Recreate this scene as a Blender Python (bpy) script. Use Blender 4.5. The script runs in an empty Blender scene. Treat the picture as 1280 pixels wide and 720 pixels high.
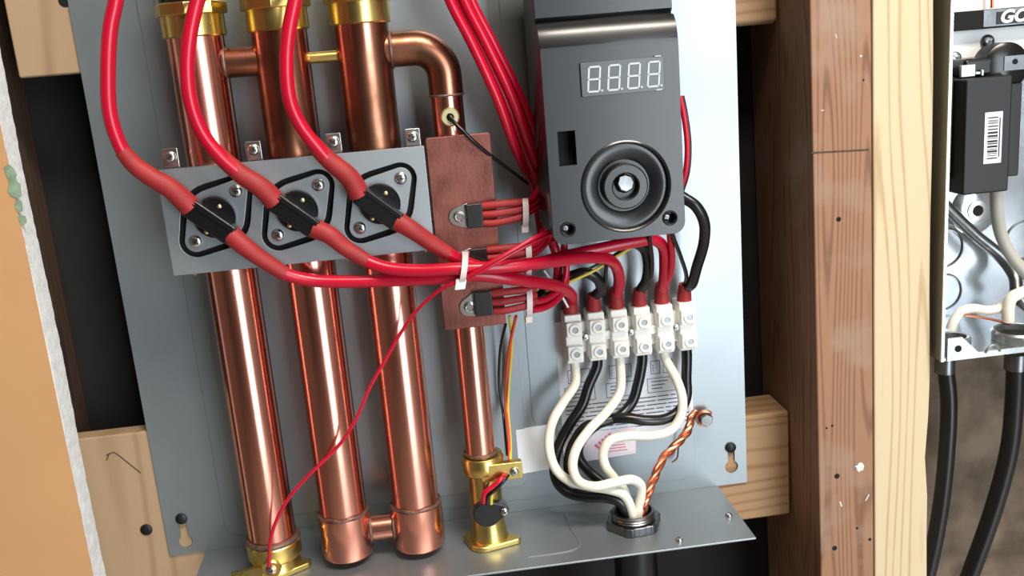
import bpy, bmesh, math, random
from mathutils import Vector, Matrix
from math import pi, sin, cos, radians
random.seed(4)
scn = bpy.context.scene
COL = scn.collection

# ------------------------------------------------------------------ camera
# panel frame: X right along the panel, Z up along it, h = height out of the panel (towards the room), all in mm
FPX = 1200.0
YC = Vector((-140., -285., FPX)).normalized()            # panel normal (into wall) in camera axes
DC = Vector((425., 5040., FPX)); DC = (DC - YC * DC.dot(YC)).normalized()
ZC = -DC; XC = YC.cross(ZC)
MW = Matrix((XC, YC, ZC))                                # camera vector (x right, y down, z forward) -> world
CAM = Vector((0., -640., 0.))
cam_d = bpy.data.cameras.new('camera'); cam = bpy.data.objects.new('camera', cam_d); COL.objects.link(cam)
cam_d.sensor_width = 36; cam_d.lens = FPX / 1280 * 36; cam_d.clip_start = .01
r_, u_, b_ = MW @ Vector((1, 0, 0)), MW @ Vector((0, -1, 0)), MW @ Vector((0, 0, -1))
cam.matrix_world = Matrix.Translation(CAM / 1000) @ Matrix((r_, u_, b_)).transposed().to_4x4()
scn.camera = cam

# ------------------------------------------------------------------ world, lights, exposure
wd = bpy.data.worlds.new('world'); scn.world = wd; wd.use_nodes = True
bg = wd.node_tree.nodes['Background']; bg.inputs[0].default_value = (.80, .88, 1, 1); bg.inputs[1].default_value = .25
def area(name, loc, target, sx, sy, power, col):
    l = bpy.data.lights.new(name, 'AREA'); l.shape = 'RECTANGLE'; l.size = sx; l.size_y = sy; l.energy = power; l.color = col
    o = bpy.data.objects.new(name, l); COL.objects.link(o); o.location = loc
    o.rotation_euler = (Vector(target) - Vector(loc)).to_track_quat('-Z', 'Y').to_euler(); return o
area('door_daylight', (1.25, -2.60, -.18), (.95, 0, -.18), 1.15, 2.3, 82, (.86, .94, 1.0))
area('ceiling_lamp', (.50, -.85, 1.12), (.50, -.80, 0), 1.0, .3, 50, (1.0, .91, .79))
vs = scn.view_settings; vs.view_transform = 'Standard'; vs.look = 'None'; vs.gamma = 1; vs.use_curve_mapping = False; vs.exposure = -0.24

# ------------------------------------------------------------------ helpers: points
def V(px, py, h):
    """point on the plane h mm in front of the panel"""
    v = MW @ Vector((px - 640., py - 360., FPX)); t = (-h - CAM.y) / v.y
    return CAM + v * t
def VZ(px, py, z):
    v = MW @ Vector((px - 640., py - 360., FPX)); t = (z - CAM.z) / v.z
    return CAM + v * t
def W(x, h, z): return Vector((x, -h, z))
OUT = Vector((0, -1, 0)); UP = Vector((0, 0, 1)); RIGHT = Vector((1, 0, 0))

# ------------------------------------------------------------------ materials
MATS = {}
def nodes(name):
    m = bpy.data.materials.new(name); m.use_nodes = True
    nt = m.node_tree; return m, nt, nt.nodes['Principled BSDF']
def lin(c): return tuple(((v / 255) / 12.92 if v / 255 <= .04045 else ((v / 255 + .055) / 1.055) ** 2.4) for v in c)
def mat(name, col, rough=.5, metal=0, var=0, vscale=60, rvar=0, bump=0, bscale=400, stretch=(1, 1, 1), coat=0, emit=0, trans=0, col2=None):
    m, nt, p = nodes(name); L = nt.links
    c = (*col, 1); p.inputs['Base Color'].default_value = c; p.inputs['Roughness'].default_value = rough
    p.inputs['Metallic'].default_value = metal
    if coat: p.inputs['Coat Weight'].default_value = coat; p.inputs['Coat Roughness'].default_value = .15
    if trans: p.inputs['Transmission Weight'].default_value = trans
    if var or rvar or bump or col2:
        tc = nt.nodes.new('ShaderNodeTexCoord'); mp = nt.nodes.new('ShaderNodeMapping'); mp.inputs['Scale'].default_value = stretch
        L.new(tc.outputs['Object'], mp.inputs[0])
        n = nt.nodes.new('ShaderNodeTexNoise'); n.inputs['Scale'].default_value = vscale; n.inputs['Detail'].default_value = 6
        L.new(mp.outputs[0], n.inputs['Vector'])
        if var or col2:
            cr = nt.nodes.new('ShaderNodeValToRGB'); cr.color_ramp.elements[0].position = .33; cr.color_ramp.elements[1].position = .67
            cr.color_ramp.elements[0].color = (*[v * (1 - var) for v in col], 1)
            cr.color_ramp.elements[1].color = (*(col2 if col2 else [min(1, v * (1 + var)) for v in col]), 1)
            L.new(n.outputs[0], cr.inputs[0]); L.new(cr.outputs[0], p.inputs['Base Color'])
        if rvar:
            mr = nt.nodes.new('ShaderNodeMapRange'); mr.inputs['From Min'].default_value = .3; mr.inputs['From Max'].default_value = .7
            mr.inputs['To Min'].default_value = max(.02, rough - rvar); mr.inputs['To Max'].default_value = min(1, rough + rvar)
            L.new(n.outputs[0], mr.inputs[0]); L.new(mr.outputs[0], p.inputs['Roughness'])
        if bump:
            n2 = nt.nodes.new('ShaderNodeTexNoise'); n2.inputs['Scale'].default_value = bscale; n2.inputs['Detail'].default_value = 5
            L.new(mp.outputs[0], n2.inputs['Vector'])
            b = nt.nodes.new('ShaderNodeBump'); b.inputs['Strength'].default_value = bump; b.inputs['Distance'].default_value = .0006
            L.new(n2.outputs[0], b.inputs['Height']); L.new(b.outputs[0], p.inputs['Normal'])
    MATS[name] = m; return m
def wood(name, c1, c2, grain='z', freq=26, rough=.7, stain=None, wavy=3.0, contrast=(.35, .75)):
    m, nt, p = nodes(name); L = nt.links; p.inputs['Roughness'].default_value = rough
    tc = nt.nodes.new('ShaderNodeTexCoord'); mp = nt.nodes.new('ShaderNodeMapping')
    s = {'z': (1, 1, .07), 'x': (.07, 1, 1)}[grain]; mp.inputs['Scale'].default_value = s
    L.new(tc.outputs['Object'], mp.inputs[0])
    g = nt.nodes.new('ShaderNodeTexNoise'); g.inputs['Scale'].default_value = wavy; g.inputs['Detail'].default_value = 1.5; g.inputs['Roughness'].default_value = .35
    L.new(mp.outputs[0], g.inputs['Vector'])
    k = nt.nodes.new('ShaderNodeMath'); k.operation = 'MULTIPLY'; k.inputs[1].default_value = freq; L.new(g.outputs[0], k.inputs[0])
    fr = nt.nodes.new('ShaderNodeMath'); fr.operation = 'FRACT'; L.new(k.outputs[0], fr.inputs[0])
    pw = nt.nodes.new('ShaderNodeMath'); pw.operation = 'PINGPONG'; pw.inputs[1].default_value = .5; L.new(fr.outputs[0], pw.inputs[0])
    sc = nt.nodes.new('ShaderNodeMapRange'); sc.interpolation_type = 'SMOOTHSTEP'; sc.inputs['From Max'].default_value = .3; L.new(pw.outputs[0], sc.inputs[0])
    n = nt.nodes.new('ShaderNodeTexNoise'); n.inputs['Scale'].default_value = 700; n.inputs['Detail'].default_value = 5; L.new(mp.outputs[0], n.inputs['Vector'])
    n4 = nt.nodes.new('ShaderNodeTexNoise'); n4.inputs['Scale'].default_value = 60; n4.inputs['Detail'].default_value = 4; L.new(mp.outputs[0], n4.inputs['Vector'])
    m0 = nt.nodes.new('ShaderNodeMix'); m0.inputs[0].default_value = .5; L.new(n.outputs[0], m0.inputs[2]); L.new(n4.outputs[0], m0.inputs[3])
    mx = nt.nodes.new('ShaderNodeMix'); mx.inputs[0].default_value = .55; L.new(sc.outputs[0], mx.inputs[2]); L.new(m0.outputs[0], mx.inputs[3])
    cr = nt.nodes.new('ShaderNodeValToRGB'); cr.color_ramp.elements[0].position = contrast[0]; cr.color_ramp.elements[1].position = contrast[1]
    cr.color_ramp.elements[0].color = (*c2, 1); cr.color_ramp.elements[1].color = (*c1, 1); L.new(mx.outputs[0], cr.inputs[0])
    out = cr.outputs[0]
    if stain:
        n3 = nt.nodes.new('ShaderNodeTexNoise'); n3.inputs['Scale'].default_value = 26; n3.inputs['Detail'].default_value = 6
        L.new(tc.outputs['Object'], n3.inputs['Vector'])
        c3 = nt.nodes.new('ShaderNodeValToRGB'); c3.color_ramp.elements[0].position = .5; c3.color_ramp.elements[1].position = .72
        L.new(n3.outputs[0], c3.inputs[0]); m2 = nt.nodes.new('ShaderNodeMix'); m2.data_type = 'RGBA'
        L.new(c3.outputs[0], m2.inputs[0]); L.new(out, m2.inputs[6]); m2.inputs[7].default_value = (*stain, 1); out = m2.outputs[2]
    L.new(out, p.inputs['Base Color'])
    b = nt.nodes.new('ShaderNodeBump'); b.inputs['Strength'].default_value = .25; b.inputs['Distance'].default_value = .0008
    L.new(mx.outputs[0], b.inputs['Height']); L.new(b.outputs[0], p.inputs['Normal'])
    MATS[name] = m; return m

mat('steel_panel', lin((144, 152, 157)), .36, .68, var=.04, vscale=9, rvar=.05)
mat('steel_bracket', lin((154, 161, 165)), .42, .72, var=.04, vscale=20)
mat('galvanised', lin((176, 180, 180)), .3, .9, var=.08, vscale=30, rvar=.06)
mat('zinc_screw', lin((205, 205, 202)), .22, 1)
mat('dark_screw', lin((25, 25, 27)), .45, .3)
mat('grey_zinc', lin((120, 122, 124)), .32, 1, var=.15, vscale=120)
mat('copper', lin((234, 160, 140)), .21, 1, var=.07, vscale=14, rvar=.05, stretch=(1, 1, .25))
mat('copper_stained', lin((226, 146, 122)), .28, 1, var=.1, vscale=34, rvar=.1, col2=lin((112, 80, 58)), stretch=(1, 1, .6))
mat('copper_plate', lin((126, 76, 66)), .38, .75, var=.16, vscale=45, rvar=.10, bump=.15)
mat('copper_bare', lin((226, 140, 108)), .3, 1)
mat('solder', lin((120, 100, 90)), .5, .8, var=.3, vscale=200, bump=.5, bscale=600)
mat('brass', lin((224, 196, 116)), .30, 1, var=.08, vscale=30, rvar=.06)
mat('brass_pale', lin((205, 195, 150)), .35, .9)
mat('red_insulation', lin((180, 6, 42)), .30)
mat('red_sleeve', lin((146, 30, 32)), .6, var=.12, vscale=90)
mat('white_insulation', lin((226, 222, 208)), .38, var=.03, vscale=60)
mat('black_insulation', lin((16, 17, 19)), .28)
mat('yellow_insulation', lin((214, 192, 70)), .4)
mat('orange_insulation', lin((214, 70, 30)), .4)
mat('black_plastic', lin((16, 18, 21)), .31, bump=.03, bscale=900, coat=.25)
mat('breaker_black', lin((11, 11, 13)), .5)
mat('black_gloss', lin((16, 16, 17)), .25)
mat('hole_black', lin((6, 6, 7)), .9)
mat('display_face', lin((70, 76, 80)), .25)
mat('segment', lin((180, 187, 188)), .45)
mat('white_nylon', lin((233, 232, 226)), .42)
mat('tie_nylon', lin((226, 215, 214)), .45, trans=.25)
mat('paper', lin((220, 226, 234)), .6)
mat('paper_pink', lin((222, 214, 224)), .6)
mat('ink', lin((70, 74, 96)), .7)
mat('ink_black', lin((20, 20, 22)), .7)
mat('ink_red', lin((206, 110, 120)), .7)
mat('gypsum', lin((204, 206, 206)), .9, var=.08, vscale=200, bump=.7, bscale=300)
mat('wall_paint', lin((186, 142, 98)), .55, var=.03, vscale=15, bump=.06, bscale=120)
mat('paper_tear', lin((120, 140, 118)), .9, var=.3, vscale=120)
mat('shaded_sheathing', lin((17, 14, 13)), .85, var=.45, vscale=22, bump=.4, bscale=60)  # bay sheathing, its shade is put into the near-black base colour
mat('masonry', lin((96, 82, 68)), .9, var=.4, vscale=30, bump=.8, bscale=90, col2=lin((120, 104, 88)))
mat('box_paint', lin((120, 116, 104)), .5, .2, var=.05, vscale=40)
mat('box_steel', lin((205, 212, 218)), .20, .92, var=.07, vscale=14, rvar=.06)
mat('busbar_white', lin((236, 238, 238)), .4)
mat('grey_cable', lin((168, 166, 158)), .45)
mat('room_wall', lin((112, 104, 98)), .8, var=.05, vscale=3)
mat('room_ceiling', lin((190, 182, 172)), .9, var=.03, vscale=3)
mat('room_floor', lin((188, 186, 180)), .7, var=.2, vscale=4)
mat('dark_trim', lin((60, 44, 34)), .6)
wood('pine_light', lin((200, 182, 150)), lin((168, 140, 100)), 'z', 15, wavy=24, contrast=(.14, .58))
wood('fir_brown', lin((146, 107, 80)), lin((106, 71, 49)), 'z', 26, wavy=26, stain=lin((150, 124, 106)), contrast=(.14, .70))
wood('stud_dark', lin((70, 50, 36)), lin((48, 32, 24)), 'z', 14, wavy=24, contrast=(.2, .7))
wood('board_tan', lin((162, 136, 106)), lin((142, 114, 84)), 'z', 9, wavy=16, contrast=(.14, .7))
wood('board_tan_side', lin((156, 124, 90)), lin((128, 94, 62)), 'x', 14, wavy=20, contrast=(.14, .7))

# ------------------------------------------------------------------ helpers: meshes
def catmull(pts, sub=8, closed=False):
    P = [Vector(p) for p in pts]; n = len(P); out = []
    if n < 3: return P
    g = (lambda i: P[i % n]) if closed else (lambda i: P[max(0, min(n - 1, i))])
    for i in range(n if closed else n - 1):
        a, b, c, d = g(i - 1), g(i), g(i + 1), g(i + 2)
        if not closed and i == 0: a = b * 2 - c
        if not closed and i == n - 2: d = c * 2 - b
        t1 = max((b - a).length, 1e-6) ** .5; t2 = max((c - b).length, 1e-6) ** .5; t3 = max((d - c).length, 1e-6) ** .5
        m1 = t2 * ((b - a) / t1 - (c - a) / (t1 + t2) + (c - b) / t2); m2 = t2 * ((c - b) / t2 - (d - b) / (t2 + t3) + (d - c) / t3)
        for k in range(sub):
            t = k / sub
            out.append((2*t**3 - 3*t*t + 1) * b + (t**3 - 2*t*t + t) * m1 + (-2*t**3 + 3*t*t) * c + (t**3 - t*t) * m2)
    if not closed: out.append(P[-1])
    return out
def frames(P, closed=False):
    n = len(P); T = []
    for i in range(n):
        a = P[(i - 1) % n] if (closed or i > 0) else P[i]; b = P[(i + 1) % n] if (closed or i < n - 1) else P[i]
        T.append((b - a).normalized())
    ref = Vector((0, 0, 1)) if abs(T[0].z) < .8 else Vector((0, -1, 0))
    N = [(ref - T[0] * ref.dot(T[0])).normalized()]
    for i in range(1, n):
        v = N[-1] - T[i] * N[-1].dot(T[i]); N.append(v.normalized())
    return T, N, [T[i].cross(N[i]) for i in range(n)]
def hull(pts):
    P = sorted(set((round(a, 5), round(b, 5)) for a, b in pts))
    def half(Q):
        r = []
        for p in Q:
            while len(r) > 1 and (r[-1][0]-r[-2][0])*(p[1]-r[-2][1]) - (r[-1][1]-r[-2][1])*(p[0]-r[-2][0]) <= 0: r.pop()
            r.append(p)
        return r
    a, b = half(P), half(P[::-1]); return a[:-1] + b[:-1]
def circ(cx, cz, r, n=24): return [(cx + r * cos(2*pi*i/n), cz + r * sin(2*pi*i/n)) for i in range(n)]
def hullc(*cs, n=32): return hull([p for c in cs for p in circ(*c, n)])
def rrect(x0, x1, z0, z1, r, n=24): return hullc((x0+r, z0+r, r), (x1-r, z0+r, r), (x0+r, z1-r, r), (x1-r, z1-r, r), n=n)

class MB:
    def __init__(s): s.v = []; s.f = []
    def add(s, vs, fs):
        o = len(s.v); s.v += [Vector(p) for p in vs]; s.f += [tuple(i + o for i in f) for f in fs]; return s
    def box(s, x0, x1, h0, h1, z0, z1):
        vs = [W(x, h, z) for z in (z0, z1) for h in (h0, h1) for x in (x0, x1)]
        return s.add(vs, [(0, 2, 3, 1), (4, 5, 7, 6), (0, 1, 5, 4), (2, 6, 7, 3), (0, 4, 6, 2), (1, 3, 7, 5)])
    def obox(s, c, ax, ay, az, sx, sy, sz):
        c = Vector(c); ax, ay, az = Vector(ax).normalized(), Vector(ay).normalized(), Vector(az).normalized()
        vs = [c + ax*sx*i/2 + ay*sy*j/2 + az*sz*k/2 for k in (-1, 1) for j in (-1, 1) for i in (-1, 1)]
        return s.add(vs, [(0, 2, 3, 1), (4, 5, 7, 6), (0, 1, 5, 4), (2, 6, 7, 3), (0, 4, 6, 2), (1, 3, 7, 5)])
    def tube(s, pts, r, seg=12, closed=False, ell=None, caps=True):
        P = [Vector(p) for p in pts]; n = len(P); T, N, B = frames(P, closed)
        R = r if isinstance(r, (list, tuple)) else [r] * n
        vs = []; fs = []
        for i in range(n):
            for k in range(seg):
                a = 2*pi*k/seg; vs.append(P[i] + (N[i] * cos(a) * R[i] + B[i] * sin(a) * R[i] * (ell or 1)))
        for i in range(n if closed else n - 1):
            j = (i + 1) % n
            for k in range(seg):
                k2 = (k + 1) % seg; fs.append((i*seg+k, i*seg+k2, j*seg+k2, j*seg+k))
        if not closed and caps: fs += [tuple(range(seg))[::-1], tuple((n-1)*seg + k for k in range(seg))]
        return s.add(vs, fs)
    def lathe(s, p, axis, prof, seg=32):
        """prof: (radius, offset along axis)"""
        p = Vector(p); axis = Vector(axis).normalized(); ref = Vector((0, 0, 1)) if abs(axis.z) < .8 else Vector((1, 0, 0))
        n = (ref - axis * ref.dot(axis)).normalized(); b = axis.cross(n); vs = []; fs = []
        for (r, t) in prof:
            for k in range(seg):
                a = 2*pi*k/seg; vs.append(p + axis * t + (n * cos(a) + b * sin(a)) * max(r, .001))
        m = len(prof)
        for i in range(m - 1):
            for k in range(seg):
                k2 = (k + 1) % seg; fs.append((i*seg+k, i*seg+k2, (i+1)*seg+k2, (i+1)*seg+k))
        fs += [tuple(range(seg))[::-1], tuple((m-1)*seg + k for k in range(seg))]
        return s.add(vs, fs)
    def cyl(s, a, b, r, seg=24):
        a, b = Vector(a), Vector(b); return s.lathe(a, b - a, [(r, 0), (r, (b - a).length)], seg)
    def prism(s, out, h0, h1):
        n = len(out); vs = [W(x, h0, z) for x, z in out] + [W(x, h1, z) for x, z in out]
        fs = [tuple(range(n)), tuple(range(n, 2*n))[::-1]] + [(i, i+n, (i+1) % n + n, (i+1) % n) for i in range(n)]
        return s.add(vs, fs)
    def ext(s, poly, vec):
        n = len(poly); vec = Vector(vec); vs = [Vector(p) for p in poly] + [Vector(p) + vec for p in poly]
        fs = [tuple(range(n))[::-1], tuple(range(n, 2*n))] + [(i, (i+1) % n, (i+1) % n + n, i+n) for i in range(n)]
        return s.add(vs, fs)
    def plate(s, out, holes, h0, h1, bev=0, M=None):
        """plate with real holes; 2D outline in (x, z), thickness from h0 to h1"""
        cu = bpy.data.curves.new('tmp', 'CURVE'); cu.dimensions = '2D'; cu.fill_mode = 'BOTH'
        cu.extrude = (h1 - h0) / 2 - bev; cu.bevel_depth = bev; cu.bevel_resolution = 1
        for loop in [out] + list(holes):
            sp = cu.splines.new('POLY'); sp.points.add(len(loop) - 1); sp.use_cyclic_u = True
            for q, (x, z) in zip(sp.points, loop): q.co = (x, z, 0, 1)
        o = bpy.data.objects.new('tmp', cu); COL.objects.link(o)
        me = bpy.data.meshes.new_from_object(o.evaluated_get(bpy.context.evaluated_depsgraph_get()))
        mid = (h0 + h1) / 2
        s.add([W(v.co.x, mid + v.co.z, v.co.y) for v in me.vertices], [tuple(p.vertices) for p in me.polygons])
        bpy.data.objects.remove(o); bpy.data.curves.remove(cu); bpy.data.meshes.remove(me); return s

def origin(parent):
    o = Vector((0, 0, 0)); p = parent
    while p: o += p.location; p = p.parent
    return o
def ob(name, mb, m, parent=None, bev=0, seg=2, ang=38, label=None, kind=None, cat=None, group=None):
    me = bpy.data.meshes.new(name)
    vs = [v / 1000 for v in mb.v]
    if parent: org = origin(parent); loc = Vector((0, 0, 0))
    else:
        org = Vector(((min(v.x for v in vs)+max(v.x for v in vs))/2, (min(v.y for v in vs)+max(v.y for v in vs))/2, min(v.z for v in vs))); loc = org
    me.from_pydata([v - org for v in vs], [], mb.f)
    bm = bmesh.new(); bm.from_mesh(me); bmesh.ops.recalc_face_normals(bm, faces=bm.faces); bm.to_mesh(me); bm.free()
    for p in me.polygons: p.use_smooth = True
    me.set_sharp_from_angle(angle=radians(ang)); me.materials.append(MATS[m])
    o = bpy.data.objects.new(name, me); COL.objects.link(o); o.location = loc
    if parent: o.parent = parent
    if bev:
        b = o.modifiers.new('bevel', 'BEVEL'); b.width = bev / 1000; b.segments = seg; b.limit_method = 'ANGLE'; b.angle_limit = radians(35); b.harden_normals = True
    if label: o['label'] = label
    if cat: o['category'] = cat
    if group: o['group'] = group
    if kind: o['kind'] = kind
    return o
def thing(name, label, cat, base, group=None, kind=None):
    o = bpy.data.objects.new(name, None); COL.objects.link(o); o.location = Vector(base) / 1000; o.empty_display_size = .02
    o['label'] = label; o['category'] = cat
    if group: o['group'] = group
    if kind: o['kind'] = kind
    return o
def screw(parent, p, r, axis=OUT, m='zinc_screw', name='screw', cross=True, hgt=None, rot=.5):
    """pan head with a cross recess cut as four raised quadrants"""
    p = Vector(p); hgt = hgt or r * .55; axis = Vector(axis).normalized()
    mb = MB().lathe(p, axis, [(r*.98, -.3), (r, 0), (r*.96, hgt*.45), (r*.75, hgt*.85), (r*.4, hgt), (0, hgt)], 20)
    o = ob(name, mb, m, parent)
    if cross:
        ref = UP if abs(axis.z) < .8 else RIGHT
        n = (ref - axis*ref.dot(axis)).normalized(); b = axis.cross(n); n2 = n*cos(rot)+b*sin(rot); b2 = axis.cross(n2)
        c = MB().obox(p + axis*hgt*.9, n2, b2, axis, r*1.1, r*.24, hgt*.3).obox(p + axis*hgt*.9, n2, b2, axis, r*.24, r*1.1, hgt*.3)
        ob('cross_recess', c, 'grey_zinc', o)
    return o
def pts(*a): return [V(*p) for p in a]

# ================================================================== the room
def struct(name, mb, m, **k): return ob(name, mb, m, kind='structure', **k)
struct('floor', MB().box(-1900, 2300, -150, 3200, -1420, -1400), 'room_floor')
struct('ceiling', MB().box(-1900, 2300, -150, 3200, 1200, 1220), 'room_ceiling')
struct('wall_rear', MB().box(-1900, 2300, 3200, 3220, -1400, 1200), 'room_wall')
struct('wall_side', MB().box(-1920, -1900, -150, 3200, -1400, 1200), 'room_wall')
struct('wall_side.001', MB().box(2300, 2320, -150, 3200, -1400, 1200), 'room_wall')
struct('wall_back', MB().box(-1900, 318, -75, -60, -1400, 1200), 'shaded_sheathing', label='sheathing at the back of the stud bay with shade in its dark colour')
struct('wall_right', MB().box(318, 2300, -75, -60, -1400, 1200), 'masonry', label='rough brown masonry behind the breaker box')
# drywall with a torn white gypsum edge
dw = thing('wall_left', 'tan painted drywall sheet with a torn white gypsum edge', 'wall', W(-560, 55, -1400), kind='structure')
del dw['category']
ob('painted_face', MB().box(-1895, -227.2, 62.2, 63, -1400, 1200), 'wall_paint', dw)
edge = MB(); zs = [i * 4 - 420 for i in range(0, 160)]; rings = []
for z in zs:
    j = lambda a: a * (random.random() - .5)
    base = -226.2 + .5 * sin(z * .03) + j(.5)
    if 0 > z > -90: base += 0
    rings.append([W(-231, 62.1, z), W(base - .6 + j(.6), 62.4, z), W(base + j(.6), 57.5, z), W(base + .9 + j(.5), 50, z), W(base + 1.0, 47.3, z), W(-231, 47.3, z)])
vs_ = [p for r in rings for p in r]; fs_ = []
for i in range(len(rings) - 1):
    for k in range(6): fs_.append((i*6+k, i*6+(k+1) % 6, (i+1)*6+(k+1) % 6, (i+1)*6+k))
edge.add(vs_, fs_)
ob('gypsum_edge', edge, 'gypsum', dw, ang=60)
ob('gypsum_core', MB().box(-1895, -231, 47.3, 62.2, -1400, 1200), 'gypsum', dw)
tear = MB()
for (px, py, rr) in ((14, 218, 3.5), (20, 238, 3.8), (24, 258, 2.6), (17, 228, 3), (29, 275, 2.2)):
    c = V(px, py, 63); tear.prism(hull([(c.x + rr*(.6+.6*random.random())*cos(a*pi/4), c.z + rr*1.6*(.6+.6*random.random())*sin(a*pi/4)) for a in range(8)]), 62.9, 63.2 + .1 * rr)
ob('torn_paper', tear, 'paper_tear', dw, label='greenish torn paper patch')
# studs and blocking
SH = math.tan(radians(.79))
def lumber(name, x0, x1, h0, h1, z0, z1, m, label, cat='lumber', tilt=0., wavy=None, bev=1.5):
    n = 60 if wavy else 1; mb = MB(); rings = []
    for i in range(n + 1):
        z = z0 + (z1 - z0) * i / n; s = -tilt * (z - 10); xr = x1 - (wavy(z) if wavy else 0)
        rings.append([W(x0 + s, h0, z), W(xr + s, h0, z), W(xr + s, h1, z), W(x0 + s, h1, z)])
    fs = [(0, 1, 2, 3), tuple(4*n + k for k in (3, 2, 1, 0))]
    for i in range(n):
        for k in range(4): fs.append((i*4+k, i*4+(k+1) % 4, i*4+4+(k+1) % 4, i*4+4+k))
    mb.add([p for r in rings for p in r], fs)
    if wavy: return mb
    t = ob(name, mb, m, bev=bev, label=label, cat=cat); return t
st = thing('wall_stud', 'reddish-brown old fir stud with nail holes and a saw mark', 'stud', W(276, 0, -700))
ob('beam', MB().add(*(lambda q: (q.v, q.f))(lumber('x', 254.2, 293.8, -58, 48, -900, 900, '', '', tilt=SH, wavy=lambda z: 0))), 'fir_brown', st, bev=1.2)
for (px, py, r) in ((1048, 274, 1.7), (1046, 595, 2.0), (1043, 685, 1.9), (1040, 532, .9), (1033, 535, .8), (1071, 660, 1.0), (1087, 674, 1.2), (1079, 100, .7)):
    p = V(px, py, 47.7); ob('nail_hole', MB().lathe(p, OUT, [(r, -1), (r, .35)], 10), 'hole_black', st)
for (px, py, w_, h_, rot) in ((1051, 630, 1.0, 4.0, .3), (1084, 622, .8, 5.0, -.5), (1045, 45, .5, 2.6, .4), (1028, 138, 1.6, .6, .2), (1076, 70, 1.4, 1.2, 0)):
    ob('pale_nick', MB().obox(V(px, py, 47.9), Vector((cos(rot), 0, sin(rot))), OUT, Vector((-sin(rot), 0, cos(rot))), w_, .5, h_), 'gypsum', st)
a, b = V(1014, 191, 48), V(1086, 187, 48)
ob('saw_mark', MB().obox((a+b)/2, b-a, OUT, UP, (b-a).length, .6, .9), 'stud_dark', st)
ob('paint_smear', MB().prism([(V(1075, 584, 48).x + 3.6*cos(a_)*(.7+.5*random.random()), V(1075, 584, 48).z + 3.2*sin(a_)*(.7+.5*random.random())) for a_ in [i*pi/7 for i in range(14)]], 47.6, 48.15), 'gypsum', st, label='white plaster smear')
wob = lambda z: (3.2 * math.exp(-((z + 292) / 20) ** 2) + .8*math.exp(-((z+345)/14)**2) + .5 * sin(z * .03)) if z < -180 else .5*sin(z*.03)
ob('wall_stud', lumber('x', 294.4, 334.4, -58, 48.5, -900, 900, '', '', tilt=SH, wavy=wob), 'pine_light', bev=1.2, label='pale new pine stud nailed beside the brown stud', cat='stud')
lumber('wall_stud', -292, -254, -58, 46.8, -900, 900, 'stud_dark', 'dark stud half hidden behind the drywall edge', 'stud')
bt = thing('blocking_board', 'tan blocking board behind the panel above the dark bay', 'board', W(-180, -12, 8))
ob('board', MB().box(-236, -100, -22, -1.6, 8, 160), 'board_tan', bt, bev=1.5)
ob('screw_hole', MB().lathe(V(81, 1, -1.7), OUT, [(3.9, -3), (3.9, .25)], 18), 'hole_black', bt)
bl = thing('blocking_board', 'wide tan blocking board with a black screw below the dark bay', 'board', W(-180, -20, -420))
ob('board', MB().box(-253.5, -95, -16, -1.6, -430, -232), 'board_tan', bl, bev=1.5)
screw(bl, V(183, 662, -1.5), 4.2, m='dark_screw', cross=False, hgt=1.4)
pen = MB()
for q in [((133, 569), (142, 565), (147, 568), (176, 591)), ((133, 575), (136, 569))]:
    pen.tube([V(a_, b_, -1.4) for a_, b_ in q], .35, 5)
ob('pencil_mark', pen, 'stud_dark', bl)
lumber('blocking_board', 150, 253.6, -40, -1.6, 3.5, 120, 'board_tan_side', 'tan blocking block butting the brown stud above the breaker-side gap', 'board', bev=4)
lumber('blocking_board', 150, 257.5, -40, -1.6, -358, -274, 'board_tan_side', 'tan blocking block under the right keyhole beside the brown stud', 'board', bev=2)

# ================================================================== heater chassis
ch = thing('heater_chassis', 'grey sheet-steel heater back panel with a folded bottom shelf', 'panel', W(12, 0, -326))
def keyhole(cx, zt, zb): return [(cx-2.6, zt)] + [(cx + 2.6*cos(pi - pi*i/8), zt + 2.6*sin(pi - pi*i/8)) for i in range(1, 8)] + [(cx+2.6, zt)] + [(cx + 5*cos(radians(58 - i*296/14)), zb + 5*sin(radians(58 - i*296/14))) for i in range(15)]
kl, kr = keyhole(-185.6, -302, -316.5), keyhole(212, -299, -312)
ob('back_panel', MB().plate([(-198, -326), (223.5, -326), (223.5, 110), (-198, 110)], [kl, kr], -1.4, 0), 'steel_panel', ch)
ob('embossed_field', MB().plate(rrect(-157, 184, -316, 100, 9), [], -.2, 1.0, .15), 'steel_panel', ch)
ob('embossed_field', MB().plate(rrect(-146, 60, -305, 96, 8), [], .5, 2.0, .2), 'steel_panel', ch)
ob('embossed_field', MB().plate(rrect(67, 174, -262, 96, 8), [], .5, 1.6, .2), 'steel_panel', ch)
shf = ob('bottom_shelf', MB().box(-173, 201, 0, 80, -327.4, -326), 'steel_panel', ch, bev=.4)
lp = [VZ(*q, -326) for q in ((706, 643), (713, 660), (723, 676), (724, 683), (716, 688), (690, 693), (660, 697))]
ob('embossed_line', MB().tube(catmull(lp), .7, 6), 'steel_panel', shf)
lp2 = [VZ(*q, -326) for q in ((590, 700), (500, 710), (400, 716))]
for px, py in ((911, 645), (849, 676)):
    p = VZ(px, py, -326); screw(ch, p, 2.6, UP, hgt=2.4, rot=.3)
for p in (V(227, 648, 0), V(913, 559, 0)):
    s_ = ob('mounting_screw', MB().lathe(p, OUT, [(2.2, -8), (2.2, .4), (4, .5), (4, 1.2), (2.6, 2.2), (0, 2.4)], 20), 'dark_screw', ch, label='black mounting screw in the keyhole')

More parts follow.
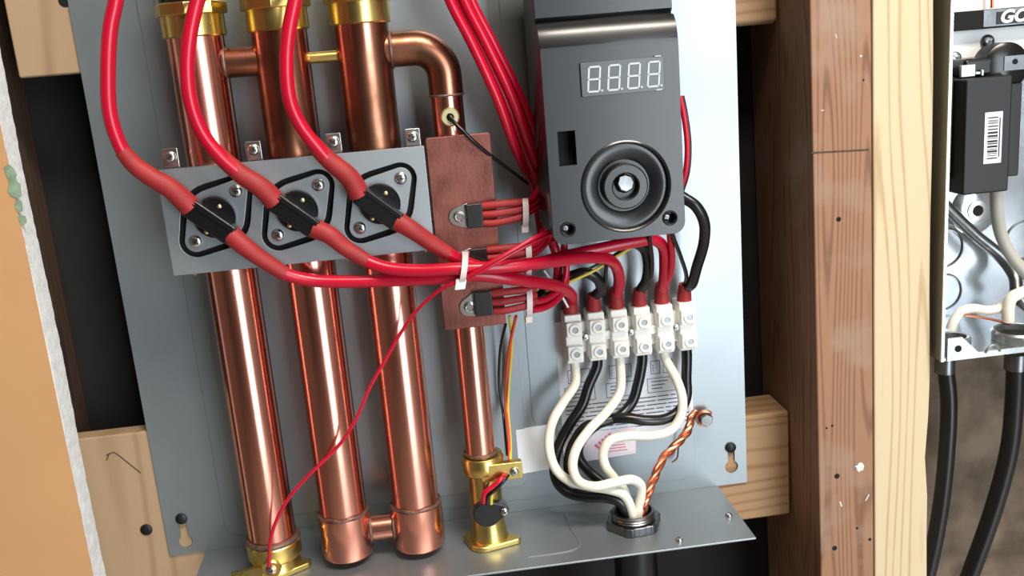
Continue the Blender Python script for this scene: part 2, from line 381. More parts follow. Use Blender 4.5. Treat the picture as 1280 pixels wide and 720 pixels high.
# copper tank
TX = [-118., -69.5, -21.]; PH = 38.
tk = thing('copper_tank', 'three upright copper heating tubes with brass collars soldered together', 'water tank', W(-60, PH, -320))
def at(x, z, h=PH): return W(x, h, z)
for i, x in enumerate(TX):
    zb = -303 if i == 0 else -291
    t = ob('copper_tube', MB().lathe(at(x, -52), UP, [(15.6, zb + 52), (15.6, 0)], 64), 'copper', tk)
    ob('upper_sleeve', MB().lathe(at(x, -56), UP, [(15.5, 0), (16.3, 1), (16.4, 79), (15, 80)], 64), 'copper' if i == 0 else 'copper_stained', tk)
    c = ob('brass_collar', MB().lathe(at(x, 22.5), UP, [(17.2, 0), (18.2, .8), (18.2, 12.5), (17, 13)], 64), 'brass', tk)
    ob('hex_rim', MB().lathe(at(x, 35), UP, [(20.4, 0), (20.8, .6), (20.8, 6.5), (20, 7.3)], 8), 'brass', c, bev=.5)
    ob('element_head', MB().lathe(at(x, 42), UP, [(17.5, 0), (17.5, 26), (14, 30)], 32), 'black_gloss', c)
    if i:
        ob('end_cap', MB().lathe(at(x, -321), UP, [(14.5, 0), (16.6, .8), (17.4, 2.6), (17.4, 30.5), (15.6, 31.2)], 64), 'copper', tk)
        ob('solder_ring', MB().tube([at(x + 16.4*cos(a*pi/24), -289.6 + .5*sin(a*.9), PH + 16.4*sin(a*pi/24)) for a in range(48)], 1.2, 8, closed=True), 'solder', tk)
def hpipe(name, x0, x1, z, r, m): return ob(name, MB().lathe(at(x0, z), RIGHT, [(r, 0), (r, x1 - x0)], 36), m, tk)
hpipe('crossover_pipe', -108, -80, 6.5, 8.8, 'copper_stained'); hpipe('bleed_nipple', -60, -30, 5.5, 3.4, 'brass'); 
hpipe('crossover_pipe', -60, -30, -305, 8.6, 'copper')
def ring(x, z, r): return MB().tube([at(x, z + r*sin(a*pi/16), PH + r*cos(a*pi/16)) for a in range(32)], 1.1, 8, closed=True)
for x, z, r in ((-102.6, 6.5, 9.0), (-52.6, -305, 8.8), (-37.4, -305, 8.8), (-4.8, 6.5, 10.6)): ob('solder_ring', ring(x, z, r), 'solder', tk)
el = [at(-12, 6.5), at(0, 6.5), at(8, 6.5)] + [at(8 + 18*sin(a*pi/20), 6.5 - 18*(1 - cos(a*pi/20))) for a in range(1, 11)] + [at(26, -17), at(26, -23)]
ob('elbow', MB().tube(el, 10.6, 36), 'copper_stained', tk)
ob('solder_ring', MB().tube([at(26 + 10.4*cos(a*pi/16), -23, PH + 10.4*sin(a*pi/16)) for a in range(32)], .8, 8, closed=True), 'solder', tk)
ob('outlet_pipe', MB().lathe(at(26, -262), UP, [(10, 0), (10, 239.5)], 48), 'copper', tk)
sp = ob('sensor_port', MB().lathe(W(26.5, PH + 8, -36), OUT, [(5.8, 0), (5.8, 2.6), (5, 3.4), (2.4, 3.4), (2.2, 2.2), (0, 2.2)], 28), 'brass_pale', tk)
ob('port_bore', MB().lathe(W(26.5, PH + 10.3, -36), OUT, [(2.3, 0), (2.3, .5)], 16), 'hole_black', sp)
ob('solder_ring', MB().tube([at(26 + 10.2*cos(a*pi/16), -259.5, PH + 10.2*sin(a*pi/16)) for a in range(32)], 1.3, 8, closed=True), 'solder', tk)

# brass fittings standing on the shelf
def fitting(name, label, x, h, ztop, flange, lug, wide, sensor):
    t = thing(name, label, 'fitting', W(x, h, -326)); R = wide
    ob('body', MB().lathe(W(x, h, -322), UP, [(R*.98, 0), (R*.92, 4), (R*.84, 12), (R*.83, 20), (R*.84, ztop + 322 - 14), (R*1.02, ztop + 322 - 12.5), (R*1.08, ztop + 322 - 11), (R*1.08, ztop + 322 - 1.5), (R*1.0, ztop + 322)], 40), 'brass', t)
    ob('flange', MB().plate([], [], 0, 1) if False else MB().ext([W(a_, b_, -326) for a_, b_ in flange], UP * 4.2), 'brass', t, bev=1.2)
    l = MB().ext([W(*q) for q in lug[0]], lug[1]); lg = ob('lug', l, 'brass', t, bev=.8)
    screw(t, lug[2], 3.1, OUT, rot=.4)
    return t
fv = fitting('brass_inlet_fitting', 'brass inlet fitting with black flow sensor below the thin copper pipe', 27, 38, -261, hullc((22, 44, 10), (44, 45, 3.5), (18, 34, 9)),
    ([(24, 46, -264), (52, 46, -264), (52, 46, -276), (24, 46, -276)], W(0, 6, 0), W(46.5, 52.2, -270.5)), 13.2, True)
sb = ob('flow_sensor', MB().prism(hullc((26, -299, 9.2), (36.5, -297.5, 4.2)), 44, 52.5), 'black_plastic', fv, bev=.8, label='black round flow sensor')
screw(fv, W(37.5, 52.5, -298), 3.0, hgt=2.2)
fl = fitting('brass_outlet_fitting', 'brass collar fitting under the copper tube with red wire', -118, 38, -303, hullc((-118, 40, 14), (-137, 44, 4), (-100, 40, 5)),
    ([(-146, 48, -318), (-124, 50, -315), (-124, 50, -326), (-146, 48, -326)], W(0, 5, 0), W(-118.5, 57.3, -316)), 16.6, False)
ob('solder_ring', MB().tube([at(-118 + 16.4*cos(a*pi/16), -302, PH + 16.4*sin(a*pi/16)) for a in range(32)], 1.9, 8, closed=True), 'solder', fl)
ob('boss', MB().lathe(W(-118.5, 46, -316), OUT, [(6.5, 0), (6.2, 10.5), (5.4, 11.4)], 24), 'brass', fl)

# ================================================================== thermostat bracket
br = thing('thermostat_bracket', 'grey steel bracket plate strapped across the three copper tubes', 'bracket', W(-70, 50, -114))
BH = 60.; TC = [(-118., -81.), (-69.8, -82.), (-20.8, -82.6)]
def rhomb(c, d, rs, rc): return hullc((c[0]+d, c[1]+d, rs), (c[0]-d, c[1]-d, rs), (c[0], c[1], rc))
opn = [rhomb(c, 13.6, 9.9, 20.4) for c in TC]
ob('face_plate', MB().plate([(-147.5, -114), (8.5, -114), (8.5, -51), (-147.5, -51)], [o_[::-1] for o_ in opn], BH - 1.5, BH, .2), 'steel_bracket', br)
ob('flange', MB().box(-147.5, 8.5, 54.6, BH - 1.5, -52.4, -51), 'steel_bracket', br)
ob('flange', MB().box(-147.5, 8.5, 54.6, BH - 1.5, -114, -112.6), 'steel_bracket', br)
for k, (px, py) in enumerate(((213, 196), (317, 187), (417, 177), (516, 171))):
    p = V(px, py, 50); tb = ob('mounting_tab', MB().box(p.x - 4.6, p.x + 4.6, 48.6, 50, -52, p.z + 5), 'zinc_screw', br, bev=.5)
    screw(br, W(p.x, 50, p.z), 3.5, rot=.2 + k)
for px, py in ((243, 344), (436, 329), (533, 316)):
    p = V(px, py, 54); ob('rivet', MB().lathe(W(p.x, 52, -114), -UP, [(2, -.5), (2, 1.4), (1, 2.6), (0, 2.7)], 14), 'zinc_screw', br)

TL = ('black snap thermostat on the bracket over the tube farthest from the copper plate', 'black snap thermostat over the middle copper tube', 'black snap thermostat on the bracket beside the copper heat sink plate')
DW = Vector((.745, 0, -.667)).normalized(); DP = Vector((.667, 0, .745)).normalized()     # along / across the cover
for c, lb in zip(TC, TL):
    t = thing('thermostat', lb, 'thermostat', W(c[0], BH - 3, c[1]), 'thermostats on the bracket')
    C3 = W(c[0], 0, c[1])
    ob('mounting_flange', MB().plate(rhomb(c, 13.8, 6.2, 16.4), [], BH - 3, BH - .6, .25), 'steel_bracket', t)
    ob('gap_shade', MB().plate(rhomb(c, 13.6, 10.5, 21), [rhomb(c, 13.6, 4, 12)[::-1]], BH - 5.4, BH - 4.2), 'hole_black', t, label='added black ring for the shade in the gap behind the flange')  # black ring added in the opening, stands in for shade round the flange
    ob('disc_body', MB().lathe(W(c[0], BH - 1.5, c[1]), OUT, [(12.2, 0), (12.2, 5.5), (11.4, 6.4), (0, 6.4)], 36), 'black_gloss', t)
    cc = C3 + OUT * (BH + 9.4) + Vector((0, 0, -1)) * 0 - DP * 1.6
    ob('terminal_cover', MB().obox(cc, DW, DP, OUT, 29, 12, 9.5), 'black_gloss', t, bev=1.4)
    ob('ridge', MB().obox(cc + OUT * 5 + DP * 3.2, DW, DP, OUT, 27, 1.0, 1.4), 'black_gloss', t)
    for s_ in (-1, 1):
        screw(t, C3 + OUT * (BH - .8) + Vector((s_*13.8, 0, s_*13.8)), 3.9, rot=.3 + s_)
        q = C3 + OUT * (BH + 4.8) + DP * (7.4 if s_ > 0 else -9.6) + DW * (-1.2 * s_)
        ob('rivet', MB().lathe(q, OUT, [(1.3, 0), (1.3, .8), (.6, 1.3), (0, 1.4)], 12), 'brass_pale', t)

# ================================================================== copper heat sink plate and triacs
hs = ob('heat_sink_plate', MB().plate(rrect(10.5, 49, -168, -47.5, 1), [], 47.6, 52.4, .5), 'copper_plate', label='flat scratched copper heat sink plate in front of the thin pipe', cat='heat sink')
def triac(label, bx0, bx1, y0, y1, sx, sy):
    a, b = V(bx0, y0, 57), V(bx1, y1, 57); zc = (a.z + b.z) / 2; x0, x1 = a.x, b.x; hw = abs(a.z - b.z) / 2
    t = thing('triac', label, 'triac', W((x0+x1)/2, 52.4, zc), 'triacs on the copper plate')
    s_ = V(sx, sy, 54); sx_ = s_.x
    ob('metal_tab', MB().plate(hull(circ(sx_ - .5, s_.z, 5.6) + [(x0 + 1, zc - hw), (x0 + 1, zc + hw)]), [], 52.4, 53.6, .2), 'zinc_screw', t)
    ob('case', MB().box(x0, x1, 52.4, 57.2, zc - hw, zc + hw), 'black_plastic', t, bev=.6)
    sc = ob('screw', MB().lathe(W(sx_, 53.5, s_.z), OUT, [(3.3, 0), (3.3, 1.4), (2.4, 1.8), (2.2, 1.1), (0, 1.1)], 20), 'zinc_screw', t)
    return t, x1, zc, hw
T1 = triac('black triac bolted to the upper half of the copper plate', 582, 605, 256, 284, 574, 271)
T2 = triac('black triac half hidden behind the tied red cables', 587, 611, 312, 337, 578, 326)
T3 = triac('black triac bolted near the bottom of the copper plate', 592, 617, 366, 394, 587, 384)
for n_, (t, x1, zc, hw) in enumerate((T1, T2, T3)):
    for k in (1, 0, -1):
        z = zc + k * hw * .72
        q = [W(x1 - .5, 55, z), W(x1 + 6, 56, z + k*.3), W(x1 + 14, 56, z + .4), W(x1 + 23, 55, z + .8 - k*.8), W(x1 + 28, 52, z + 1.2 - k*1.8)]
        ob('heat_shrink_sleeve', MB().tube(catmull(q), [1.0] + [2.45] * (len(catmull(q)) - 1), 10), 'red_sleeve', t, label='dull red lead sleeve')
        if n_ < 2: ob('lead', MB().tube(catmull([q[-1], q[-1] + Vector((6, 8, 1)), q[-1] + Vector((13, 17, 8 + 3*k)), q[-1] + Vector((20, 22, 22 + 4*k))]), 1.9, 10), 'red_insulation', t)

# ================================================================== control box
cb = thing('control_box', 'black plastic control box with four-digit display and round knob recess', 'control box', W(118, 60, -113))
BX0, BX1, BF = 78., 157.5, 92.
KC = (123., -82.3)
slot = [(84.6, -66.8), (95, -66.8), (95, -47), (84.6, -47)]
win = [(101.5, -27), (147, -27), (147, -11.5), (101.5, -11.5)]
s1, s2 = circ(87, -104, 4, 20), circ(148.3, -103.3, 4, 20)
def front(z):
    if z <= -6: return 92.
    if z <= 13: t = (z + 6) / 19; return 92 - 10.5 * (1 - math.sqrt(max(0, 1 - t * t * .93)))
    if z <= 15: return 83.
    return 80.5
zr = [-113, -112.8, -112, -110.6, -108.6, -106, -60, -6] + [-6 + 19 * q / 10 for q in range(1, 11)] + [13.4, 14.2, 15.4, 16.5, 70]
rows = []
for z in zr:
    d = max(0, (-106 - z) / 7); ins = 7 * (1 - math.sqrt(max(0, 1 - d * d)))
    hf = front(z) if z < 13.2 else {13.4: 80.2, 14.2: 79.6, 15.4: 81.2, 16.5: 82, 70: 80}[z]
    rows.append([W(BX0 + ins, 34, z), W(BX0 + ins, hf, z), W(BX1 - ins, hf, z), W(BX1 - ins, 34, z)])
nr = len(rows); fs = [(0, 1, 2, 3), tuple(4*(nr-1) + q for q in (3, 2, 1, 0))]
for i in range(nr - 1):
    for q in range(4): fs.append((i*4+q, i*4+(q+1) % 4, i*4+4+(q+1) % 4, i*4+4+q))
hs_ = ob('housing', MB().add([p for r in rows for p in r], fs), 'black_plastic', cb)
bvw = hs_.data.attributes.new('bevel_weight_edge', 'FLOAT', 'EDGE')
for e in hs_.data.edges:
    a_, b_ = e.vertices
    if a_ % 4 == b_ % 4 and a_ % 4 in (1, 2): bvw.data[e.index].value = 1.0
    if {a_, b_} == {1, 2}: bvw.data[e.index].value = 1.0
bmod = hs_.modifiers.new('bevel', 'BEVEL'); bmod.limit_method = 'WEIGHT'; bmod.width = .0022; bmod.segments = 3
cutters = []
def cut(outl, depth=82):
    c = ob('cutter', MB().prism(outl, depth, 99), 'hole_black', cb); cutters.append(c)
    m_ = hs_.modifiers.new('cut', 'BOOLEAN'); m_.operation = 'DIFFERENCE'; m_.object = c; m_.solver = 'EXACT'
cut(slot, 81); cut(win, 86); cut(circ(*KC, 26, 64), 80); cut(s1, 84); cut(s2, 84)
bpy.context.view_layer.update()
nm = bpy.data.meshes.new_from_object(hs_.evaluated_get(bpy.context.evaluated_depsgraph_get()))
hs_.modifiers.clear(); hs_.data = nm
for p_ in nm.polygons: p_.use_smooth = True
nm.set_sharp_from_angle(angle=radians(24))
for p_ in nm.polygons:
    if p_.normal.y < -.99: p_.use_smooth = False; nm.materials.clear(); nm.materials.append(MATS['black_plastic'])
for c in cutters: bpy.data.objects.remove(c)
ob('slot_recess', MB().box(84.8, 94.8, 80.5, 82, -66.6, -47.2), 'hole_black', cb)
# knob recess: outer wall, dished ring, inner boss, shaft
kr_ = ob('knob_recess', MB().lathe(W(KC[0], 0, KC[1]), OUT, [(27, 86), (27, 92.2), (26.2, 92.7), (25.4, 92.2), (24.6, 89.5), (22, 89.9), (15.5, 86.5), (14.5, 84), (13.4, 84), (13.4, 90.6), (12.6, 91.4), (8.4, 91.4), (7.6, 90.6), (7.6, 82)], 64), 'black_plastic', cb)
ob('bore', MB().lathe(W(KC[0], 81, KC[1]), OUT, [(7.8, 0), (7.8, 1.2)], 24), 'hole_black', kr_)
sh_ = MB().lathe(W(KC[0] - .6, 82, KC[1] + .4), OUT + Vector((.12, 0, .18)), [(5.6, 0), (5.6, 7.6), (5.0, 8.6), (0, 8.9)], 8)
ob('shaft', sh_, 'grey_zinc', cb, bev=.5, label='silver knob shaft')
for (x, z) in ((87, -104), (148.3, -103.3)):
    ob('screw_well', MB().lathe(W(x, 0, z), OUT, [(4.6, 85), (4.6, 92.4), (4.2, 92.9), (3.5, 92.6), (3.3, 86.5), (0, 86.5)], 24), 'black_plastic', cb)
    screw(cb, W(x - .6, 86.6, z), 2.6, m='grey_zinc')
# four-digit display
dp = ob('display', MB().box(100, 148.2, 86, 93.6, -28.8, -10), 'display_face', cb, bev=.3)
DZ0, DZ1 = -26.2, -12.6
for i in range(4):
    x0 = 103.6 + i * 11.5; mb = MB(); w_, t_ = 6.4, 1.05; zm = (DZ0 + DZ1) / 2; sl = .10
    def seg(xa, za, xb, zb, th):
        a_ = W(xa + (za - DZ0) * sl, 93.75, za); b_ = W(xb + (zb - DZ0) * sl, 93.75, zb)
        d = b_ - a_; nrm = OUT.cross(d).normalized(); mb.obox((a_ + b_) / 2, d, nrm, OUT, d.length - .5, th, .4)
    for za in (DZ0, zm, DZ1): seg(x0, za, x0 + w_, za, t_)
    for xa in (x0, x0 + w_):
        seg(xa, DZ0, xa, zm, t_); seg(xa, zm, xa, DZ1, t_)
    mb.lathe(W(x0 + w_ + 1.7, 93.6, DZ0 + .2), OUT, [(.65, 0), (.65, .35)], 10)
    ob('digit', mb, 'segment', dp)
for z in (-28.3, -9.6): ob('corner_mark', MB().box(143, 146.6, 93.3, 93.9, z - .3, z + .3), 'segment', dp)

# ================================================================== terminal strip
tb = thing('terminal_strip', 'white six-way screw terminal strip with red sleeves above', 'terminal block', W(137, 2, -212))
for i in range(6):
    x0 = 92 + i * 15.95; x1 = x0 + 11.6
    t = ob('terminal', MB().box(x0, x1, 1.5, 19, -211.5, -177).box(x0 + .4, x1 - .4, 18.5, 22.5, -209, -198.5).box(x0 + .4, x1 - .4, 18.5, 22.5, -192, -181.5), 'white_nylon', tb, bev=.9)
    for z in (-186.6, -204):
        tw = ob('screw_tower', MB().lathe(W(x0 + 6.2, 0, z), OUT, [(4.6, 19), (4.4, 22.9), (3.7, 23.6), (2.2, 23.6), (2.0, 23.2), (1.9, 20.4), (0, 20.4)], 24), 'white_nylon', t)
        ob('terminal_screw', MB().lathe(W(x0 + 6.2, 22.75, z), OUT, [(1.85, -.6), (1.85, .2)], 14), 'grey_zinc', t)
    if i < 5:
        xm = x1 + 2.2
        ob('bridge', MB().box(x1 - .5, x1 + 4.9, 2, 13, -206, -184), 'white_nylon', tb, bev=.5)
        if i % 2 == 0: screw(tb, W(xm, 16, -194.4), 3.1, rot=.7, hgt=2.6); ob('screw_shank', MB().lathe(W(xm, 8, -194.4), OUT, [(1.6, 0), (1.6, 9)], 12), 'zinc_screw', tb)
        else: ob('screw_eyelet', MB().lathe(W(xm, 8, -194.4), OUT, [(3, 0), (3, 8.6), (2.2, 8.8), (1.7, 7.6), (0, 7.6)], 20), 'white_nylon', tb)
TXs = [92 + i * 15.95 + 5.8 for i in range(6)]
TOPW = [W(x, 12, -178) for x in TXs]; BOTW = [W(x, 12, -211) for x in TXs]

# ================================================================== stickers
sk = thing('instruction_label', 'white printed instruction sheet stuck below the terminal strip', 'label', W(137, 2, -276))
ob('sheet', MB().box(87.5, 184, 1.0, 1.85, -276, -186), 'paper', sk)
pr = MB()
for k in range(3):
    x0 = 94 + k * 30
    for (a_, b_, c_, d_) in ((x0, x0 + 7, -232, -222), (x0 + 9, x0 + 16, -232, -222), (x0 - 3, x0 + 19, -246, -235)):
        for q in ((a_, b_, c_, c_ + .4), (a_, b_, d_ - .4, d_), (a_, a_ + .4, c_, d_), (b_ - .4, b_, c_, d_)): pr.box(q[0], q[1], 1.7, 2.0, q[2], q[3])
    for j in range(3): pr.box(x0, x0 + 12 - 2*j, 1.7, 2.0, -238 - 2.6*j, -237.4 - 2.6*j); pr.box(x0 + 1.4, x0 + 2, 1.7, 2.0, -230 + 2*j, -229 + 2*j)
for j in range(8):
    x = 91
    while x < 178:
        l = random.uniform(4, 16); pr.box(x, min(x + l, 181), 1.7, 2.0, -249.4 - 3.0*j, -248.7 - 3.0*j); x += l + random.uniform(.6, 1.6)
ob('printed_lines', pr, 'ink', sk, kind='stuff')
sk2 = thing('warning_label', 'small white label with red print under the instruction sheet', 'label', W(114, 2, -294))
ob('sheet', MB().ext([W(87, 1.0, -293), W(140, 1.0, -291), W(141, 1.0, -270), W(87, 1.0, -270)], W(0, 1.1, 0)), 'paper_pink', sk2)
p2 = MB()
for k in range(5): p2.obox(W(112 + 2.6*k, 2.15, -282 + 1.8*k), Vector((1, 0, 1)), OUT, Vector((-1, 0, 1)), 2.2, .2, 4.5)
for j in range(4): p2.box(92, 104 - 2*j, 2.0, 2.25, -279 - 2.8*j, -278 - 2.8*j); p2.box(120, 134 - j, 2.0, 2.25, -287 + 2.2*j - .3, -287 + 2.2*j + .3)
ob('printed_marks', p2, 'ink_red', sk2, kind='stuff')
ob('sticker', MB().ext([W(54, .9, -296), W(82, .9, -294.5), W(82, .9, -260.5), W(54, .9, -262)], W(0, 1.4, 0)), 'paper', label='plain pale sticker on the panel beside the brass inlet fitting', cat='sticker')

# ================================================================== cables
def r_list(n, a, b): return [a + (b - a) * i / max(1, n - 1) for i in range(n)]
def wire(name, label, p, r, m, cat='wire', group=None, seg=12, sleeves=(), sub=8):
    """p: list of world points; sleeves: (point list, r0, r1, material)"""
    c = catmull(p, sub)
    if not sleeves: return ob(name, MB().tube(c, r, seg), m, label=label, cat=cat, group=group)
    t = thing(name, label, cat, min(c, key=lambda q: q.z), group)
    ob('insulation', MB().tube(c, r, seg), m, t)
    for sp, r0, r1, sm in sleeves:
        cs = catmull(sp, 8); ob('heat_shrink_sleeve', MB().tube(cs, r_list(len(cs), r0, r1), 14), sm, t, label='dull red heat-shrink sleeve')
    return t
def ends(c, s_, d):   # point at the end of thermostat cover
    return W(c[0], BH + 9.4, c[1]) - DP * 1.6 + DW * (s_ * d)
R4 = 4.05
# upper heavy cables
u1 = [V(152, -60, 72), V(147, -20, 74), V(145, 0, 75), V(138, 35, 76), V(135, 83, 77), V(137, 139, 77), V(146, 172, 76), V(157, 193, 75), V(190, 222, 73), V(222, 241, 71)]
u2 = [V(262, -60, 72), V(253, -20, 74), V(247, 0, 76), V(238, 40, 78), V(234, 85, 79), V(239, 130, 79), V(254, 168, 77), V(276, 196, 76), V(303, 219, 74), V(328, 235, 71)]
u3 = [V(378, -60, 72), V(373, -20, 74), V(369, 0, 76), V(361, 40, 78), V(358, 85, 79), V(363, 128, 79), V(378, 160, 77), V(395, 182, 76), V(415, 204, 74), V(438, 223, 71)]
UL = ('heavy red cable looping down beside the panel edge to the thermostat', 'heavy red cable curving over the first copper tube to the middle thermostat', 'heavy red cable curving over the middle tube to the thermostat by the copper plate')
for q, c, lb, sl in ((u1, TC[0], UL[0], [(153, 188), (168, 206), (190, 222), (215, 237)]), (u2, TC[1], UL[1], [(268, 188), (285, 204), (303, 219), (326, 234)]), (u3, TC[2], UL[2], [(390, 177), (402, 191), (418, 206), (437, 222)])):
    e = ends(c, -1, 13.5)
    s_ = [V(a_, b_, 75 - i) for i, (a_, b_) in enumerate(sl)] + [e]
    wire('power_cable', lb, q + [e], R4, 'red_insulation', 'cable', 'heavy red power cables', 14, [(s_, 4.6, 6.4, 'red_sleeve')])
# lower heavy cables
def low(c, sl, rest, lb, term, extra=()):
    e = ends(c, 1, 13.5); s_ = [e] + [V(a_, b_, h_) for a_, b_, h_ in sl]
    p = s_ + [V(*q) for q in rest] + ([W(TXs[term], 13, -170), W(TXs[term], 12, -177)] if term is not None else [])
    sv = [(s_, 6.0, 4.5, 'red_sleeve')]
    if term is not None: sv.append(([W(TXs[term], 12, -178), W(TXs[term], 13, -170), p[-3] * .35 + p[-2] * .65 if False else W(TXs[term], 15, -163)], 5.2, 4.5, 'red_sleeve'))
    wire('power_cable', lb, p, R4 - .15, 'red_insulation', 'cable', 'heavy red power cables', 14, sv)
low(TC[0], [(307, 309, 71), (329, 325, 70), (356, 342, 68)], [(390, 350.5, 66), (430, 352, 66), (500, 350, 67), (560, 347, 70), (600, 344, 70), (640, 349, 66), (678, 354, 54), (703, 360, 38), (715, 370, 24)], 'heavy red cable from the first thermostat to the first screw terminal', 0)
low(TC[1], [(412, 294, 71), (432, 310, 70), (458, 326, 70)], [(485, 335, 72), (525, 338, 74.5), (570, 336, 77), (620, 334, 76), (680, 328, 66), (735, 322, 52), (760, 324, 42), (771, 335, 30), (774, 352, 22)], 'heavy red cable from the middle thermostat to the third screw terminal', 2)
low(TC[2], [(513, 286, 71), (538, 303, 68), (560, 317, 66)], [(582, 328, 63), (610, 336, 62), (650, 334, 57), (700, 322, 50), (745, 312, 46), (790, 303, 42), (818, 300, 38), (829, 309, 33), (831, 330, 26), (830, 350, 20)], 'heavy red cable passing under the control box to the fifth screw terminal', 4)
# wires feeding the terminals from the box
def feed(lb, q, term, r, m, sleeve=True, name='control_wire'):
    p = [V(*a_) for a_ in q] + [W(TXs[term], 14, -168), W(TXs[term], 12, -177)]
    sv = [([W(TXs[term], 12, -178), W(TXs[term], 13.4, -172), W(TXs[term] + .3, 15, -165)], 5.2, 4.3, 'red_sleeve')] if sleeve else []
    wire(name, lb, p, r, m, 'wire', None, 12, sv)
feed('thick black wire arching left from the second screw terminal', [(672, 372, 18), (690, 358, 22), (712, 346, 28), (733, 341, 30), (747, 349, 28), (751, 362, 22)], 1, 3.6, 'black_insulation')
feed('thick black wire from under the control box to the fourth screw terminal', [(772, 305, 28), (791, 303, 29), (805, 311, 28), (810, 328, 26), (808, 350, 21)], 3, 3.6, 'black_insulation')
feed('thick black wire bulging out beside the control box to the sixth terminal', [(835, 236, 40), (856, 248, 44), (870, 258, 46), (880, 277, 44), (880, 302, 38), (871, 334, 28), (864, 356, 20)], 5, 3.7, 'black_insulation')
feed('thin red wire beside the heavy cable at the fifth terminal', [(837, 285, 44), (838, 300, 40), (840, 322, 33), (837, 345, 25)], 4, 2.2, 'red_insulation', False)
feed('thin black wire slanting from the control box to the sixth terminal', [(838, 285, 48), (843, 300, 44), (851, 321, 34), (858, 345, 24)], 5, 1.4, 'black_insulation', False)
feed('thin black wire hanging beside the fourth terminal wire', [(811, 285, 46), (812, 300, 44), (815, 325, 34), (813, 348, 25)], 3, 1.4, 'black_insulation', False)
feed('thin black wire hanging at the second terminal', [(764, 318, 36), (758, 334, 34), (757, 350, 28), (754, 368, 20)], 1, 1.4, 'black_insulation', False)
wire('control_wire', 'thin yellow wire slanting under the heavy red cables', pts((800, 302, 36), (788, 310, 36), (770, 321, 33), (745, 337, 33), (722, 348, 33), (700, 357, 30), (676, 366, 20)), 1.0, 'yellow_insulation')
wire('control_wire', 'thin black wire running along the yellow wire', pts((797, 301, 32), (783, 309, 32), (765, 320, 31), (740, 334, 31), (712, 346, 31), (690, 358, 28)), .9, 'black_insulation')
# white and black supply wires
HC = W(127, 42, -326)
def down(lb, term, q, m, r, end):
    p = [BOTW[term] + UP * 2, BOTW[term] + Vector((0, -1.5, -5))] + [V(*a_) for a_ in q] + [HC + Vector(end) + UP * 12, HC + Vector(end) + UP * 3]
    wire('supply_wire', lb, p, r, m, 'wire', 'supply wires below the terminals', 14)
WR = 3.3
down('white supply wire from the first terminal bowing farthest from the braid', 0, [(719, 479, 20), (704, 503, 24), (692, 524, 28), (686.5, 545, 30), (688, 569, 34), (696, 588, 36), (712, 601, 40), (738, 608, 46), (762, 612, 49), (780, 619, 50)], 'white_insulation', WR, (-2, -7, 0))
down('white supply wire from the third terminal in an S-bend', 2, [(775, 489, 20), (760, 513, 28), (736, 538, 36), (720, 562, 42), (716, 585, 46), (724, 602, 48), (742, 608, 52), (769, 603, 52), (790, 599.5, 50), (801, 607, 48)], 'white_insulation', WR, (3, -4, 0))
down('white supply wire from the fifth terminal in a hooked loop', 4, [(846, 475, 20), (853, 499, 28), (851, 520, 32), (838, 538, 34), (814, 544.5, 36), (784, 545, 38), (762, 551, 38), (754, 566, 38), (757, 583, 38), (768, 598, 38), (780, 613, 40)], 'white_insulation', WR, (-3, 2, 0))
down('black supply wire from the second terminal', 1, [(736, 482, 16), (728, 506, 18), (712, 531, 20), (699, 555, 22), (693, 579, 26), (696, 601, 30), (709, 615, 36), (733, 621, 42), (758, 622, 46), (776, 628, 48)], 'black_insulation', WR + .4, (-6, -5, 0))
down('black supply wire from the fourth terminal ducking behind the white wire', 3, [(797, 482, 16), (790, 503, 18), (776, 519, 22), (752, 528, 26), (732, 534, 28), (719, 551, 28), (712, 569, 28), (711, 587, 28), (720, 604, 28), (745, 618, 34), (772, 626, 40)], 'black_insulation', WR + .4, (-7, 2, 0))
down('black supply wire from the sixth terminal running level then dipping', 5, [(858, 472, 16), (858, 496, 20), (850, 512, 24), (832, 523.5, 28), (807, 525.5, 30), (783, 522.5, 28), (758, 525, 22), (736, 539, 16), (724, 556, 14), (724, 572, 14), (738, 590, 18), (755, 604, 24), (772, 616, 32)], 'black_insulation', WR + .4, (-2, 6, 0))
# twisted bare copper ground
gp = catmull(pts((870, 514, 8), (864, 522, 12), (860, 538, 18), (846, 555, 24), (829, 573, 30), (818, 597, 38), (810, 617, 44), (805, 631, 46)) + [HC + Vector((6, -3, 4))], 14)
T_, N_, B_ = frames(gp); gw = thing('ground_wire', 'twisted bare copper ground wire running up to its screw', 'wire', gp[-1])
for k in range(3):
    q = []; 
    for i, p in enumerate(gp):
        a_ = 2*pi*(k/3 + i/30.0); rr = 1.7 if i > 24 else .9 + .8*i/24
        q.append(p + (N_[i]*cos(a_) + B_[i]*sin(a_)) * rr)
    ob('copper_strand', MB().tube(q, 1.55, 8), 'copper_bare', gw)
lpg = catmull(pts((866, 516, 10), (858, 530, 10), (852, 545, 8), (848, 560, 6), (846, 573, 5), (840, 578, 5)), 8)
ob('copper_strand', MB().tube(lpg, .6, 6), 'copper_bare', gw)
gs = thing('ground_screw', 'hex-headed ground screw holding the twisted copper wire', 'screw', V(878, 519, 1))
c_ = V(878, 519, 0)
ob('wire_loop', MB().tube([W(c_.x + 5*cos(a*pi/12), 6, c_.z + 5*sin(a*pi/12)) for a in range(2, 23)], 1.7, 8), 'copper_bare', gs)
ob('hex_head', MB().lathe(W(c_.x, 1, c_.z), OUT, [(3, 0), (3, 7), (5, 7), (5, 9.4), (4.4, 10.2)], 6), 'grey_zinc', gs)
